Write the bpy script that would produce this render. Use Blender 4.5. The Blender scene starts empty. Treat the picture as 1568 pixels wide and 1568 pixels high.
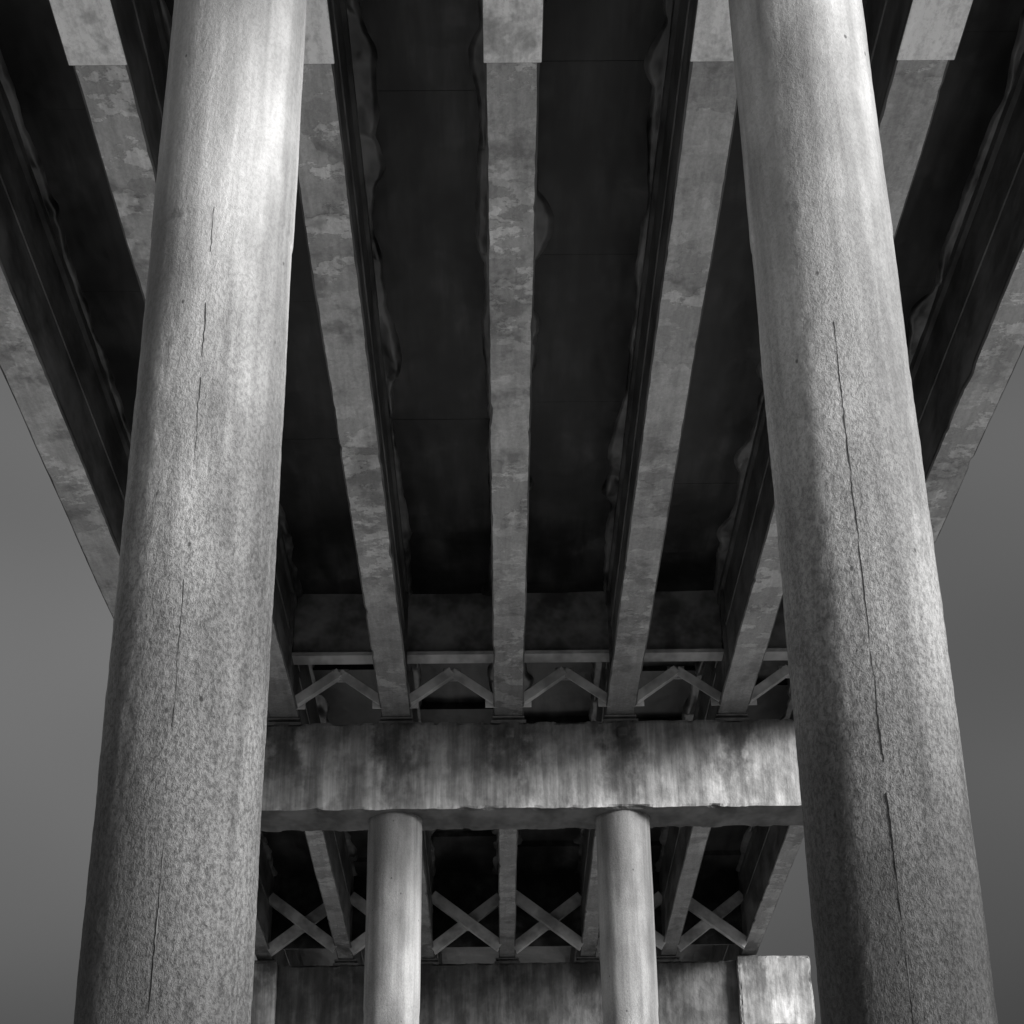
import bpy, bmesh, math, random
from mathutils import Vector, Matrix, noise
random.seed(7)
scene = bpy.context.scene
G = 1.6            # eye height above ground; structural heights below are measured from eye level
CX = 0.20          # bridge centre line
S = 1.962          # girder spacing
H = 12.0           # girder soffit
DK = 14.0          # deck soffit
YEND = 70.0

# ------------------------------------------------------------------ materials
def new_mat(name):
    m = bpy.data.materials.new(name); m.use_nodes = True
    nt = m.node_tree; nt.nodes.clear()
    out = nt.nodes.new('ShaderNodeOutputMaterial')
    b = nt.nodes.new('ShaderNodeBsdfPrincipled')
    nt.links.new(b.outputs[0], out.inputs[0])
    return m, nt, b

class N:
    def __init__(s, nt):
        s.nt = nt
        s.tc = nt.nodes.new('ShaderNodeTexCoord').outputs['Object']
    def link(s, a, b): s.nt.links.new(a, b)
    def mapping(s, scale, loc=(0,0,0), rot=(0,0,0)):
        n = s.nt.nodes.new('ShaderNodeMapping')
        n.inputs['Scale'].default_value = scale
        n.inputs['Location'].default_value = loc
        n.inputs['Rotation'].default_value = rot
        s.link(s.tc, n.inputs[0]); return n.outputs[0]
    def noise(s, scale, vec=(1,1,1), detail=3, rough=0.6, dist=0.0, loc=(0,0,0), rot=(0,0,0)):
        n = s.nt.nodes.new('ShaderNodeTexNoise')
        n.inputs['Scale'].default_value = scale
        n.inputs['Detail'].default_value = detail
        n.inputs['Roughness'].default_value = rough
        n.inputs['Distortion'].default_value = dist
        s.link(s.mapping(vec, loc, rot), n.inputs['Vector']); return n.outputs['Fac']
    def voro(s, scale, vec=(1,1,1)):
        n = s.nt.nodes.new('ShaderNodeTexVoronoi')
        n.inputs['Scale'].default_value = scale
        s.link(s.mapping(vec), n.inputs['Vector']); return n.outputs['Distance']
    def cells(s, scale, vec=(1,1,1), warp=0.25, rot=(0,0,0)):
        nz = s.nt.nodes.new('ShaderNodeTexNoise'); nz.inputs['Scale'].default_value = 4; nz.inputs['Detail'].default_value = 3
        mp = s.mapping(vec, (0,0,0), rot); s.link(mp, nz.inputs['Vector'])
        mx = s.nt.nodes.new('ShaderNodeVectorMath'); mx.operation='SCALE'; mx.inputs['Scale'].default_value = warp
        s.link(nz.outputs['Color'], mx.inputs[0])
        ad = s.nt.nodes.new('ShaderNodeVectorMath'); ad.operation='ADD'; s.link(mp, ad.inputs[0]); s.link(mx.outputs[0], ad.inputs[1])
        n = s.nt.nodes.new('ShaderNodeTexVoronoi'); n.inputs['Scale'].default_value = scale
        s.link(ad.outputs[0], n.inputs['Vector'])
        sp = s.nt.nodes.new('ShaderNodeSeparateColor'); s.link(n.outputs['Color'], sp.inputs[0])
        return sp.outputs[0]
    def rng(s, v, a, b, c, d, smooth=True):
        n = s.nt.nodes.new('ShaderNodeMapRange')
        if smooth: n.interpolation_type = 'SMOOTHSTEP'
        for i, x in enumerate((a, b, c, d)): n.inputs[i+1].default_value = x
        s.link(v, n.inputs[0]); return n.outputs[0]
    def math(s, op, a, b):
        n = s.nt.nodes.new('ShaderNodeMath'); n.operation = op
        for i, x in enumerate((a, b)):
            if isinstance(x, (int, float)): n.inputs[i].default_value = x
            else: s.link(x, n.inputs[i])
        return n.outputs[0]
    def mul(s, *a):
        r = a[0]
        for x in a[1:]: r = s.math('MULTIPLY', r, x)
        return r
    def sep(s):
        n = s.nt.nodes.new('ShaderNodeSeparateXYZ'); s.link(s.tc, n.inputs[0]); return n.outputs
    def bump(s, h, strength, dist, prev=None):
        n = s.nt.nodes.new('ShaderNodeBump')
        n.inputs['Strength'].default_value = strength
        n.inputs['Distance'].default_value = dist
        s.link(h, n.inputs['Height'])
        if prev is not None: s.link(prev, n.inputs['Normal'])
        return n.outputs[0]

def column_mat(name, val, low_shade_damp):
    m, nt, b = new_mat(name); n = N(nt)
    big = n.rng(n.noise(0.9, (1,1,0.45), 4, 0.6), 0.34, 0.66, 0.54, 1.16)
    st = n.rng(n.noise(5.0, (1,1,0.05), 3, 0.65), 0.30, 0.70, 0.66, 1.14)
    zn = n.math('ADD', n.sep()['Z'], n.math('MULTIPLY', n.noise(0.8, (1,1,0.5), 2, loc=(5,5,5)), 3.0))
    shade_damp = n.rng(zn, 4.6, 9.6, low_shade_damp, 1.0)  # darkens downward: light falloff and wetness both put into the colour
    rough = n.rng(zn, 5.8, 11.0, 1.0, 0.26)
    fn = n.noise(38, (1,1,0.68), 4, 0.82, 0.2)
    speck = n.rng(fn, 0.36, 0.60, -0.50, 0.26)
    sp = n.math('ADD', n.mul(speck, rough), 1.0)
    pitn = n.rng(n.voro(4.0, (1,1,0.7)), 0.03, 0.065, 0.3, 1.0)
    c = n.mul(big, st, shade_damp, sp, pitn, val)
    n.link(c, b.inputs['Base Color'])
    b.inputs['Roughness'].default_value = 0.62
    h = n.mul(fn, rough)
    n.link(n.bump(h, 1.0, 0.038), b.inputs['Normal'])
    return m

def cap_mat(name, val):
    m, nt, b = new_mat(name); n = N(nt)
    o = n.sep()
    st1 = n.noise(1.3, (1,1,0.16), 4, 0.6)
    st = n.rng(st1, 0.36, 0.62, 0.50, 1.08)
    st2 = n.rng(n.noise(7.0, (1,1,0.07), 3, 0.7), 0.34, 0.66, 0.66, 1.1)
    md = n.noise(2.2, (1,1,0.8), 5, 0.62)
    med = n.rng(md, 0.38, 0.62, 0.66, 1.10)
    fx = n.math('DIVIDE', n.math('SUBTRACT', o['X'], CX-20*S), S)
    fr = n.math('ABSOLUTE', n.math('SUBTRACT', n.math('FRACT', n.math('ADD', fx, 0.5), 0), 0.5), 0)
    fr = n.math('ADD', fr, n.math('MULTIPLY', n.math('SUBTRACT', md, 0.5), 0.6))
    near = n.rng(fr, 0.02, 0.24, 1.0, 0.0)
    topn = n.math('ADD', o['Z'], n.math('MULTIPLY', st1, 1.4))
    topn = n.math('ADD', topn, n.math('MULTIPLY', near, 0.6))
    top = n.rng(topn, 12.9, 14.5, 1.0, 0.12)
    c = n.mul(st, st2, med, top, val)
    n.link(c, b.inputs['Base Color'])
    b.inputs['Roughness'].default_value = 0.7
    n.link(n.bump(md, 0.6, 0.09), b.inputs['Normal'])
    return m

def soffit_mat(name, val, flake=0.4, cell=0.8, far_shade=0.5):
    m, nt, b = new_mat(name); n = N(nt)
    pt = n.rng(n.cells(1.3, (1.0,0.9,1), 0.45, (0,0,0.3)), 0.0, 1.0, cell, 1.10, False)
    lng = n.rng(n.noise(9, (1,0.10,1), 3, 0.65), 0.30, 0.70, 0.80, 1.10)
    gn = n.noise(26, (1,0.6,1), 3, 0.75)
    grain = n.rng(gn, 0.33, 0.65, 0.86, 1.08)
    fl = n.noise(2.0, (1,1.3,1), 5, 0.70, loc=(2,7,0), rot=(0,0,0.5))
    bn = n.noise(0.28, (1.6,1,1), 1, 0.5, loc=(3,1,0))
    msk = n.rng(bn, 0.42, 0.54, 0.25, 1.0)
    flk = n.math('ADD', n.mul(n.rng(fl, 0.50, 0.55, 0.0, flake), msk), 1.0)
    drk = n.rng(n.noise(1.2, (1,0.8,1), 4, 0.7, loc=(9,3,0)), 0.36, 0.48, 0.58, 1.0)
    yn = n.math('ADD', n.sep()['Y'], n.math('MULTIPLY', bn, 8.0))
    shd = n.rng(yn, 21.0, 35.0, 1.0, far_shade)  # shade towards the far pier, put into the flange colour
    c = n.mul(pt, lng, grain, flk, drk, shd, val)
    n.link(c, b.inputs['Base Color'])
    b.inputs['Roughness'].default_value = 0.40
    n.link(n.bump(n.math('ADD', n.mul(flk, 0.9), n.mul(gn, 0.3)), 0.8, 0.028), b.inputs['Normal'])
    return m

def dark_mat(name, val, rough=0.6, spec=0.3, lo=0.5, hi=1.5):
    m, nt, b = new_mat(name); n = N(nt)
    a = n.noise(1.5, (1,0.5,1), 3, 0.65)
    c = n.mul(n.rng(a, 0.32, 0.68, lo, hi), val)
    n.link(c, b.inputs['Base Color'])
    b.inputs['Roughness'].default_value = rough
    b.inputs['Specular IOR Level'].default_value = spec
    n.link(n.bump(a, 0.6, 0.10), b.inputs['Normal'])
    return m

def deck_mat():
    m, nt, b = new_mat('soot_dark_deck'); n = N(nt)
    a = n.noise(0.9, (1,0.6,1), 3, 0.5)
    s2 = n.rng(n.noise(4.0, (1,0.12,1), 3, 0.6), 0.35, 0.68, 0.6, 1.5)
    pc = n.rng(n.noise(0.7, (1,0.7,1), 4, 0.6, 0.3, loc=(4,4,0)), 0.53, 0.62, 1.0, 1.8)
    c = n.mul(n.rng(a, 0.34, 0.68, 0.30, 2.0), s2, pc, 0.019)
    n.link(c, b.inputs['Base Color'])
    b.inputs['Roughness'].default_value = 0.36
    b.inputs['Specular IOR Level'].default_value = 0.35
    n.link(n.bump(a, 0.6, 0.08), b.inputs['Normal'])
    return m

def ground_mat():
    m, nt, b = new_mat('pale_gravel'); n = N(nt)
    v = n.voro(9)
    c = n.mul(n.rng(n.noise(0.12, (1,1,1), 3, 0.6), 0.3, 0.7, 0.8, 1.05), n.rng(v, 0.0, 0.7, 0.8, 1.1), 0.60)
    n.link(c, b.inputs['Base Color']); b.inputs['Roughness'].default_value = 0.95
    n.link(n.bump(v, 0.6, 0.04), b.inputs['Normal'])
    return m

M_COL = column_mat('weathered_column_concrete', 0.53, 0.18)
M_COLF = column_mat('far_column_concrete', 0.38, 0.55)
M_CAP = cap_mat('stained_cap_concrete', 0.70); M_CAPD = cap_mat('shaded_cap_concrete', 0.18)  # second cap material is a shaded copy, shadow carried by its darker colour
M_UND = dark_mat('shaded_cap_underside', 0.09, 0.7)  # shade under the cap, painted as a darker colour
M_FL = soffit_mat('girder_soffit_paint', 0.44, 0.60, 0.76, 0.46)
M_PL = soffit_mat('sunlit_cover_plate', 0.95, 0.03, 0.95, 1.0)  # plate tone lightened to carry sunlight on the near soffit
M_WEB = dark_mat('dark_web_paint', 0.11, 0.45)
M_LIP = dark_mat('rusty_flange_edge', 0.07, 0.6)
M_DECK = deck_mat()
M_LEAK = dark_mat('leaked_mortar', 0.080, 0.28, 0.5, 0.10, 2.6)
M_DIA = dark_mat('diaphragm_paint', 0.22, 0.5)
M_BR = dark_mat('brace_paint', 0.38, 0.5, lo=0.6, hi=1.4)
M_SLAB = dark_mat('deck_edge_concrete', 0.15, 0.8)
M_SEAM = dark_mat('seam_grout', 0.13, 0.9)
M_GR = ground_mat()

# ------------------------------------------------------------------ mesh helpers
def empty(name):
    e = bpy.data.objects.new(name, None); scene.collection.objects.link(e)
    return e
def obj(name, verts, faces, mats, parent=None, fmat=None, smooth=False):
    me = bpy.data.meshes.new(name)
    me.from_pydata([(v[0], v[1], v[2]) for v in verts], [], faces)
    for m in (mats if isinstance(mats, list) else [mats]): me.materials.append(m)
    if fmat:
        for p, i in zip(me.polygons, fmat): p.material_index = i
    bm = bmesh.new(); bm.from_mesh(me); bmesh.ops.recalc_face_normals(bm, faces=bm.faces); bm.to_mesh(me); bm.free()
    if smooth:
        for p in me.polygons: p.use_smooth = True
    o = bpy.data.objects.new(name, me); scene.collection.objects.link(o)
    if parent: o.parent = parent
    return o
class MB:
    def __init__(s): s.v=[]; s.f=[]
    def box(s, x0,x1,y0,y1,z0,z1):
        b=len(s.v)
        s.v += [(x0,y0,z0),(x1,y0,z0),(x1,y1,z0),(x0,y1,z0),(x0,y0,z1),(x1,y0,z1),(x1,y1,z1),(x0,y1,z1)]
        s.f += [(b,b+3,b+2,b+1),(b+4,b+5,b+6,b+7),(b,b+1,b+5,b+4),(b+1,b+2,b+6,b+5),(b+2,b+3,b+7,b+6),(b+3,b,b+4,b+7)]
    def sweep(s, p, q, prof, up=(0,1,0)):
        p=Vector(p); q=Vector(q); d=(q-p).normalized(); u=Vector(up); r=d.cross(u).normalized(); u=r.cross(d)
        b=len(s.v); n=len(prof)
        for c in (p,q):
            for a,h in prof: s.v.append(tuple(c+r*a+u*h))
        for i in range(n):
            j=(i+1)%n; s.f.append((b+i,b+j,b+n+j,b+n+i))
        s.f.append(tuple(b+i for i in range(n))[::-1]); s.f.append(tuple(b+n+i for i in range(n)))
    def make(s, name, mat, parent, bev=0.0):
        o=obj(name, s.v, s.f, mat, parent)
        if bev:
            md=o.modifiers.new('bevel','BEVEL'); md.width=bev; md.segments=2; md.limit_method='ANGLE'
        return o
def zo(y):
    if y<=30.5: return 0.0
    return -0.55*(y-30.5)/14.25

# ------------------------------------------------------------------ superstructure
sup = empty('bridge_superstructure')

def girder(name, x, y0, y1, fw):
    a=fw/2; w=0.19 if fw>0.45 else 0.15; t=0.10 if fw>0.45 else 0.08
    e=0.018
    prof=[(-a+e,H),(a-e,H),(a,H+0.012),(a,H+t*0.6),(w+0.02,H+t),(w,H+t+0.04),(w,H+1.0),(w+0.015,H+1.01),(w+0.015,H+1.06),(w,H+1.07),(w,DK-0.30),(a-0.03,DK-0.24),(a-0.03,DK+0.01),
          (-a+0.03,DK+0.01),(-a+0.03,DK-0.24),(-w,DK-0.30),(-w,H+1.07),(-w-0.015,H+1.06),(-w-0.015,H+1.01),(-w,H+1.0),(-w,H+t+0.04),(-w-0.02,H+t),(-a,H+t*0.6),(-a,H+0.012)]
    step=0.12; k=int((y1-y0)/step); n=len(prof); V=[];F=[];FM=[]
    for i in range(k+1):
        y=y0+(y1-y0)*i/k
        for j,(px,pz) in enumerate(prof):
            jx=0.0; jz=0.0
            if j in (0,1,2,3,n-1,n-2):
                sd = 1 if px>0 else -1
                v = noise.noise(Vector((x*3.1+sd*9, y*0.5, 0)))*0.010 + noise.noise(Vector((x*5+sd*4, y*5.0, 2)))*0.003
                v -= max(0, noise.noise(Vector((x*7+sd*3, y*2.2, 5)))-0.42)*0.11
                if j in (0,1): v -= abs(noise.noise(Vector((x*2+sd*3, y*3.0, 8))))*0.016
                jx = sd*v
                jz = noise.noise(Vector((x*2, y*0.8, sd*5)))*0.006
            V.append((x+px+jx, y, G+pz+jz+zo(y)))
    for i in range(k):
        for j in range(n):
            j2=(j+1)%n; F.append((i*n+j,i*n+j2,(i+1)*n+j2,(i+1)*n+j)); FM.append(0 if j==0 else (2 if j in (1,2,n-1,n-2) else 1))
    F.append(tuple(range(n))); FM.append(1); F.append(tuple(k*n+i for i in range(n))[::-1]); FM.append(1)
    return obj(name, V, F, [M_FL, M_WEB, M_LIP], sup, FM)

for i in range(-3,4):
    x=CX+i*S
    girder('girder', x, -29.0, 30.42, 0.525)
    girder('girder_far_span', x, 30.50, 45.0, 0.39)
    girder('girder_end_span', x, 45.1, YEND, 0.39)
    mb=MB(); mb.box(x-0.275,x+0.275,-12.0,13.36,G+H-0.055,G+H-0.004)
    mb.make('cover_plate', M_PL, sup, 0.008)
    mb=MB(); mb.box(x-0.262,x+0.262,13.363,13.395,G+H-0.022,G+H-0.002)
    mb.box(x-0.281,x-0.277,-12.0,13.36,G+H-0.05,G+H-0.006); mb.box(x+0.277,x+0.281,-12.0,13.36,G+H-0.05,G+H-0.006)
    mb.make('plate_weld', M_LIP, sup, 0.0)

def deck(y0,y1,name):
    nx=90; ny=int((y1-y0)/0.25); V=[];F=[]
    xs=[CX-6.8+13.6*i/nx for i in range(nx+1)]
    for j in range(ny+1):
        y=y0+(y1-y0)*j/ny
        for x in xs:
            z=G+DK+zo(y)+noise.fractal(Vector((x*0.9,y*0.7,1.3)),1.0,2.0,3)*0.03
            V.append((x,y,z))
    w=nx+1
    for j in range(ny):
        for i in range(nx): F.append((j*w+i,j*w+i+1,(j+1)*w+i+1,(j+1)*w+i))
    b=len(V)
    V+=[(xs[0],y0,G+DK+.26+zo(y0)),(xs[-1],y0,G+DK+.26+zo(y0)),(xs[-1],y1,G+DK+.26+zo(y1)),(xs[0],y1,G+DK+.26+zo(y1))]
    F.append((b,b+1,b+2,b+3))
    F.append((0,nx,b+1,b)); F.append((ny*w,ny*w+nx,b+2,b+3)); F.append((0,ny*w,b+3,b)); F.append((nx,ny*w+nx,b+2,b+1))
    obj(name,V,F,M_DECK,sup,smooth=False)
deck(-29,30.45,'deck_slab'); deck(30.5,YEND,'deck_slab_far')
for sx in (-1,1):
    V=[];F=[]
    prof=[(6.81,DK-0.06),(6.81,DK+1.3),(6.6,DK+1.3),(6.42,DK+0.28),(6.6,DK+0.262),(6.79,DK+0.262),(6.79,DK-0.06)]
    ys=[-29,30.5,YEND]; n=len(prof)
    for y in ys:
        for px,pz in prof: V.append((CX+sx*px,y,G+pz+zo(y)))
    for i in range(2):
        for j in range(n): F.append((i*n+j,i*n+(j+1)%n,(i+1)*n+(j+1)%n,(i+1)*n+j))
    obj('parapet',V,F,M_SLAB,sup)

mb=MB()
for b in range(-3,3):
    x0=CX+b*S+0.24; x1=CX+(b+1)*S-0.24
    y=4.0+random.random()
    while y<44:
        ln=random.choice((2.4,3.6,4.8))
        if y+ln<29.2 or y>31.2:
            d=0.055+random.random()*0.006
            mb.box(x0,x1-random.random()*0.05,y,y+ln-0.004,G+DK-d+zo(y+ln*0.5),G+DK+0.05+zo(y))
        y+=ln
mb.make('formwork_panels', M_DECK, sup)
def leak(xw, sd, y0, y1, seed):
    V=[];F=[]; k=int((y1-y0)/0.05)
    for i in range(k+1):
        y=y0+(y1-y0)*i/k
        w=0.06+0.14*abs(noise.noise(Vector((seed,y*0.35,0))))*2+0.05*noise.noise(Vector((seed,y*1.6,4)))
        w+=max(0,noise.noise(Vector((seed+8,y*0.8,2)))-0.2)*0.40
        w+=0.015*noise.noise(Vector((seed,y*5,4)))
        w=max(0.03,w)
        z=G+DK+zo(y)-0.05
        th=0.05+0.03*noise.noise(Vector((seed,y*1.7,7)))
        drop=max(0,noise.noise(Vector((seed+3,y*1.3,1)))-0.12)*0.26
        V+=[(xw,y,z-th-0.03),(xw+sd*w*0.35,y,z-th-drop*0.4),(xw+sd*w*0.7,y,z-th-drop),(xw+sd*w,y,z-th*0.5-drop*0.5),(xw+sd*(w+0.02),y,z+0.05)]
    for i in range(k):
        for j in range(4): F.append((i*5+j,i*5+j+1,(i+1)*5+j+1,(i+1)*5+j))
    obj('mortar_leak',V,F,M_LEAK,sup,smooth=True)
for i in range(-3,4):
    for sd in (-1,1):
        if (i==-3 and sd<0) or (i==3 and sd>0): continue
        leak(CX+i*S+sd*0.20, sd, 3.0, 29.2, i*3.7+sd*1.3)
        leak(CX+i*S+sd*0.15, sd, 31.2, 44.0, i*2.7+sd*1.9+40)

Lp=[(-0.08,-0.08),(0.08,-0.08),(0.08,-0.05),(-0.045,-0.05),(-0.045,0.08),(-0.08,0.08)]
mb=MB(); mf=MB(); mv=MB(); ms=MB()
for b in range(-3,3):
    xl=CX+b*S; xr=xl+S
    mb.box(xl+0.192,xr-0.192,29.30,29.36,G+12.80,G+DK+0.02)
    mf.box(xl+0.194,xr-0.194,29.10,29.48,G+12.73,G+12.80)
    mx=(xl+xr)/2
    mv.sweep((xl+0.23,29.62,G+12.08),(mx-0.0,29.62,G+12.62),Lp)
    mv.sweep((xr-0.23,29.66,G+12.08),(mx+0.0,29.66,G+12.62),Lp)
    mv.box(mx-0.15,mx+0.15,29.72,29.735,G+12.50,G+12.74)
    for s_,xx in ((1,xl),(-1,xr)):
        xa,xb=sorted((xx+s_*0.192,xx+s_*0.40)); mv.box(xa,xb,29.72,29.735,G+12.00,G+12.20)
mb.make('end_diaphragm',M_DIA,sup); mf.make('diaphragm_flange',M_BR,sup,0.004); mv.make('chevron_brace',M_BR,sup,0.003)
for i in range(-3,4):
    x=CX+i*S
    for yy in (28.6,):
        for sd_ in (-1,1):
            xa,xb=sorted((x+sd_*0.192,x+sd_*0.25)); ms.box(xa,xb,yy,yy+0.02,G+H+0.11,G+DK-0.31)
ms.make('web_stiffener',M_WEB,sup)
yy=43.8
mx_=MB(); md=MB()
for b in range(-3,3):
    xl=CX+b*S; xr=xl+S; z0=G+H-0.02+zo(yy); z1=z0+1.25
    Lb=[(a*1.6,c*1.2) for a,c in Lp]
    mx_.sweep((xl+0.16,yy,z0),(xr-0.16,yy,z1),Lb)
    mx_.sweep((xl+0.16,yy-0.22,z1),(xr-0.16,yy-0.22,z0),Lb)
    c=(xl+xr)/2; mx_.box(c-0.2,c+0.2,yy-0.118,yy-0.10,z0+0.42,z0+0.82)
    md.box(xl+0.155,xr-0.155,44.2,44.25,G+H+0.15+zo(44),G+DK+zo(44))
mx_.make('cross_brace',M_BR,sup,0.003); md.make('far_diaphragm',M_DECK,sup)

# ------------------------------------------------------------------ piers
def column(parent, x, y, r, ztop, zbot, hi, joints, seed):
    segs=220 if hi else 72; dz=0.028 if hi else 0.12
    k=int((ztop-zbot)/dz); V=[];F=[]
    for i in range(k+1):
        z=zbot+(ztop-zbot)*i/k
        for s in range(segs):
            t=2*math.pi*s/segs
            c,sn=math.cos(t),math.sin(t)
            p=Vector((c*r*2.2+seed,sn*r*2.2,z*1.1))
            d=noise.noise(p)*0.006
            d+=noise.fractal(Vector((c*r*12+seed,sn*r*12,z*7)),0.6,2.0,3)*0.0034*(1.0 if z<8 else 0.5)
            for jz,off in joints:
                e=z-(jz+0.03*math.sin(t*2+seed)+0.02*noise.noise(Vector((c*2,sn*2,seed))))
                if e>0: d+=off
                if abs(e)<0.02: d-=0.006
            V.append((x+c*(r+d),y+sn*(r+d),z))
    for i in range(k):
        for s in range(segs):
            s2=(s+1)%segs; F.append((i*segs+s,i*segs+s2,(i+1)*segs+s2,(i+1)*segs+s))
    F.append(tuple(range(segs))[::-1]); F.append(tuple(k*segs+s for s in range(segs)))
    return obj('column',V,F,M_COL if hi else M_COLF,parent,smooth=True)
def seam(parent,x,y,r,t0,z0,z1,seed,wid=0.006,proud=0.004,gap=-0.25):
    V=[];F=[];k=int((z1-z0)/0.015)
    for i in range(k+1):
        z=z0+(z1-z0)*i/k
        t=t0+0.03*noise.noise(Vector((seed,z*0.5,0)))+0.014*noise.noise(Vector((seed,z*5,3)))+0.012*noise.noise(Vector((seed,z*22,3)))
        w=(wid*(0.30+2.4*max(0,noise.noise(Vector((seed,z*6.3,9)))+0.05)))/r
        pr=proud*(0.9+1.2*abs(noise.noise(Vector((seed,z*2.2,5)))))
        if noise.noise(Vector((seed+4,z*1.3,1)))<gap: pr=-0.01
        for dt,rr in ((-w,r-0.012),(-w*0.5,r+pr),(w*0.5,r+pr),(w,r-0.012)):
            V.append((x+math.cos(t+dt)*rr,y+math.sin(t+dt)*rr,z))
    for i in range(k):
        for j in range(3): F.append((i*4+j,i*4+j+1,(i+1)*4+j+1,(i+1)*4+j))
    obj('form_seam',V,F,M_SEAM,parent)

def cap(parent,x0,x1,y0,y1,z0,z1,seed,mat,name='pier_cap'):
    nx=int((x1-x0)/0.06);ny=12;nz=26
    vid={};V=[];F=[];FM=[]
    def vert(i,j,k):
        key=(i,j,k)
        if key in vid: return vid[key]
        x=x0+(x1-x0)*i/nx; y=y0+(y1-y0)*j/ny; z=z0+(z1-z0)*k/nz
        p=Vector((x,y,z))
        q=p*1.6+Vector((seed,0,0))
        amp=0.018
        ed=(i in(0,nx))+(j in(0,ny))+(k in(0,nz))
        dx=noise.fractal(q,0.9,2,4)*amp; dy=noise.fractal(q+Vector((7,3,1)),0.9,2,4)*amp; dzv=noise.fractal(q+Vector((1,9,4)),0.9,2,4)*amp
        if ed>=2:
            chip=max(0,noise.noise(p*3.1+Vector((seed,2,2)))-0.05)*0.14+max(0,noise.noise(p*9+Vector((seed,2,2))))*0.04+0.008
            if j in(0,ny): dy+= chip*(1 if j==0 else -1)
            if k in(0,nz): dzv+= chip*0.8*(1 if k==0 else -1)
            if i in(0,nx): dx+= chip*(1 if i==0 else -1)
        vid[key]=len(V); V.append((x+dx,y+dy,z+dzv)); return vid[key]
    for i in range(nx):
        for j in range(ny):
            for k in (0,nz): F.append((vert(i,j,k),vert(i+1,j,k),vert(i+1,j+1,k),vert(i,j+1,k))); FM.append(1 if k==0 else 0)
        for k in range(nz):
            for j in (0,ny): F.append((vert(i,j,k),vert(i+1,j,k),vert(i+1,j,k+1),vert(i,j,k+1))); FM.append(0)
    for j in range(ny):
        for k in range(nz):
            for i in (0,nx): F.append((vert(i,j,k),vert(i,j+1,k),vert(i,j+1,k+1),vert(i,j,k+1))); FM.append(0)
    return obj(name,V,F,[mat,M_UND],parent,FM)

def pier(yc, zc, half, hi, seed, mat):
    p=empty('bridge_pier')
    zt=G+H-0.15+zc; zb=G+10.26+zc
    cap(p,CX-half,CX+half,yc-0.6,yc+0.55,zb,zt,seed,mat)
    for k,sx in enumerate((-1,1)):
        js=[(G+7.2,0.006)] if hi else [(G+7.0,0.010)]
        column(p,CX+sx*S-(0.015 if sx<0 else 0),yc,0.457,zb+0.03,-0.3,hi,js,seed+k*5)
    mb=MB()
    for i in range(-3,4):
        x=CX+i*S
        mb.box(x-0.31,x+0.31,yc-0.55,yc+0.45,zt-0.01,zt+0.05)
        mb.box(x-0.22,x+0.22,yc-0.42,yc+0.40,zt+0.05,G+H+zo(yc)-0.04)
        mb.box(x-0.28,x+0.28,yc-0.52,yc+0.42,G+H+zo(yc)-0.04,G+H+zo(yc)-0.008)
    mb.make('bearing',M_WEB,p,0.006)
    return p
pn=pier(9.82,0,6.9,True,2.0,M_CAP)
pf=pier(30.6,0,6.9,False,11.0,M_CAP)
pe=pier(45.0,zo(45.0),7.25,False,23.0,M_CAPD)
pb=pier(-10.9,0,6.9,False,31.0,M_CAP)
for sx in (-1,1):
    xa,xb=sorted((CX+sx*5.55,CX+sx*7.3))
    cap(pe,xa,xb,44.12,44.39,G+10.2+zo(45),G+H-0.12+zo(45),50+sx,M_CAP,'cap_end_block')
mb=MB()
for x in (CX+0.02,CX+S+0.02):
    mb.box(x-0.09,x+0.08,29.88,30.01,G+11.52,G+11.70)
mb.make('corbel_stub',M_CAP,pf,0.03)
for (cx,da,z0,z1,sd,w,gp) in ((CX-S-0.015,-0.15,G,G+10.2,1.0,0.0018,-0.02),(CX+S,0.05,0.1,G+6.3,4.0,0.0032,-0.3)):
    base=math.atan2(-9.82,-cx)
    seam(pn,cx,9.82,0.457,base+da,z0,z1,sd,w,0.004,gp)

# ------------------------------------------------------------------ ground
R=2500.0
obj('ground',[(-R,-R,0),(R,-R,0),(R,R,0),(-R,R,0)],[(0,1,2,3)],M_GR)

# ------------------------------------------------------------------ light
EL=math.radians(15); AZ=math.radians(53)      # behind the viewer, to the right
sd=Vector((math.sin(AZ)*math.cos(EL),-math.cos(AZ)*math.cos(EL),math.sin(EL)))
L=bpy.data.lights.new('sun','SUN'); L.energy=5.0; L.angle=math.radians(18); L.color=(1.0,0.99,0.98)
lo=bpy.data.objects.new('sun',L); scene.collection.objects.link(lo)
lo.rotation_mode='QUATERNION'; lo.rotation_quaternion=sd.to_track_quat('Z','Y'); lo.location=(30,-30,40)
w=bpy.data.worlds.new('World'); scene.world=w; w.use_nodes=True
nt=w.node_tree; nt.nodes.clear()
out=nt.nodes.new('ShaderNodeOutputWorld'); bg=nt.nodes.new('ShaderNodeBackground')
sky=nt.nodes.new('ShaderNodeTexSky'); sky.sky_type='NISHITA'; sky.sun_disc=False
sky.sun_elevation=EL; sky.sun_rotation=math.atan2(sd.x,sd.y); sky.dust_density=2.0
bw=nt.nodes.new('ShaderNodeRGBToBW'); nt.links.new(sky.outputs[0],bw.inputs[0])
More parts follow.
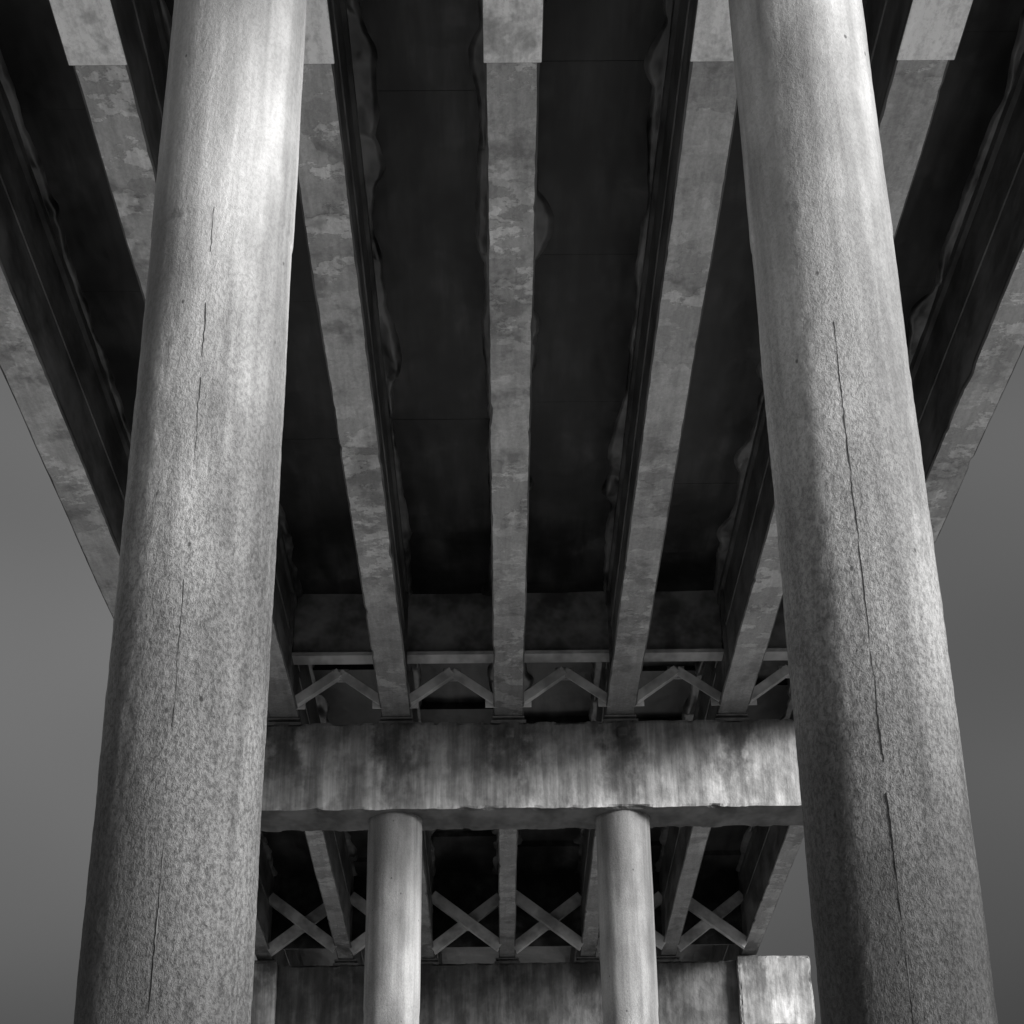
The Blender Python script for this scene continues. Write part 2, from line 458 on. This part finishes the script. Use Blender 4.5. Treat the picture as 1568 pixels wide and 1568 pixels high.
tc=nt.nodes.new('ShaderNodeTexCoord'); mp=nt.nodes.new('ShaderNodeMapping'); mp.inputs['Scale'].default_value=(1,1,2.0)
nt.links.new(tc.outputs['Generated'],mp.inputs[0])
ns=nt.nodes.new('ShaderNodeTexNoise'); ns.inputs['Scale'].default_value=3.4; ns.inputs['Detail'].default_value=1; ns.inputs['Roughness'].default_value=0.4
nt.links.new(mp.outputs[0],ns.inputs['Vector'])
mr=nt.nodes.new('ShaderNodeMapRange'); mr.inputs[1].default_value=0.3; mr.inputs[2].default_value=0.7; mr.inputs[3].default_value=0.80; mr.inputs[4].default_value=1.20
nt.links.new(ns.outputs['Fac'],mr.inputs[0])
sp=nt.nodes.new('ShaderNodeSeparateXYZ'); nt.links.new(tc.outputs['Generated'],sp.inputs[0])
m2=nt.nodes.new('ShaderNodeMapRange'); m2.interpolation_type='SMOOTHSTEP'
for i,x in enumerate((0.14,0.50,0.28,1.0)): m2.inputs[i+1].default_value=x
nt.links.new(sp.outputs['Z'],m2.inputs[0])
def mul(a,b):
    n=nt.nodes.new('ShaderNodeMath'); n.operation='MULTIPLY'; nt.links.new(a,n.inputs[0]); nt.links.new(b,n.inputs[1]); return n.outputs[0]
nt.links.new(mul(mul(bw.outputs[0],mr.outputs[0]),m2.outputs[0]),bg.inputs['Color']); bg.inputs['Strength'].default_value=0.082
nt.links.new(bg.outputs[0],out.inputs[0])

# ------------------------------------------------------------------ camera
u=Vector((-70,5274,-2811)).normalized()
g=Vector((-13,-1498,-2811)); g=(g-u*g.dot(u)).normalized()
xr=g.cross(u)
Rm=Matrix((xr,g,u))
cam=bpy.data.cameras.new('camera'); cam.sensor_width=36; cam.lens=36*2811/1568
cam.clip_start=0.1; cam.clip_end=6000
co=bpy.data.objects.new('camera',cam); scene.collection.objects.link(co)
M4=Rm.to_4x4(); M4.translation=Vector((0,0,G)); co.matrix_world=M4
scene.camera=co
scene.view_settings.view_transform='Standard'; scene.view_settings.look='None'; scene.view_settings.exposure=0
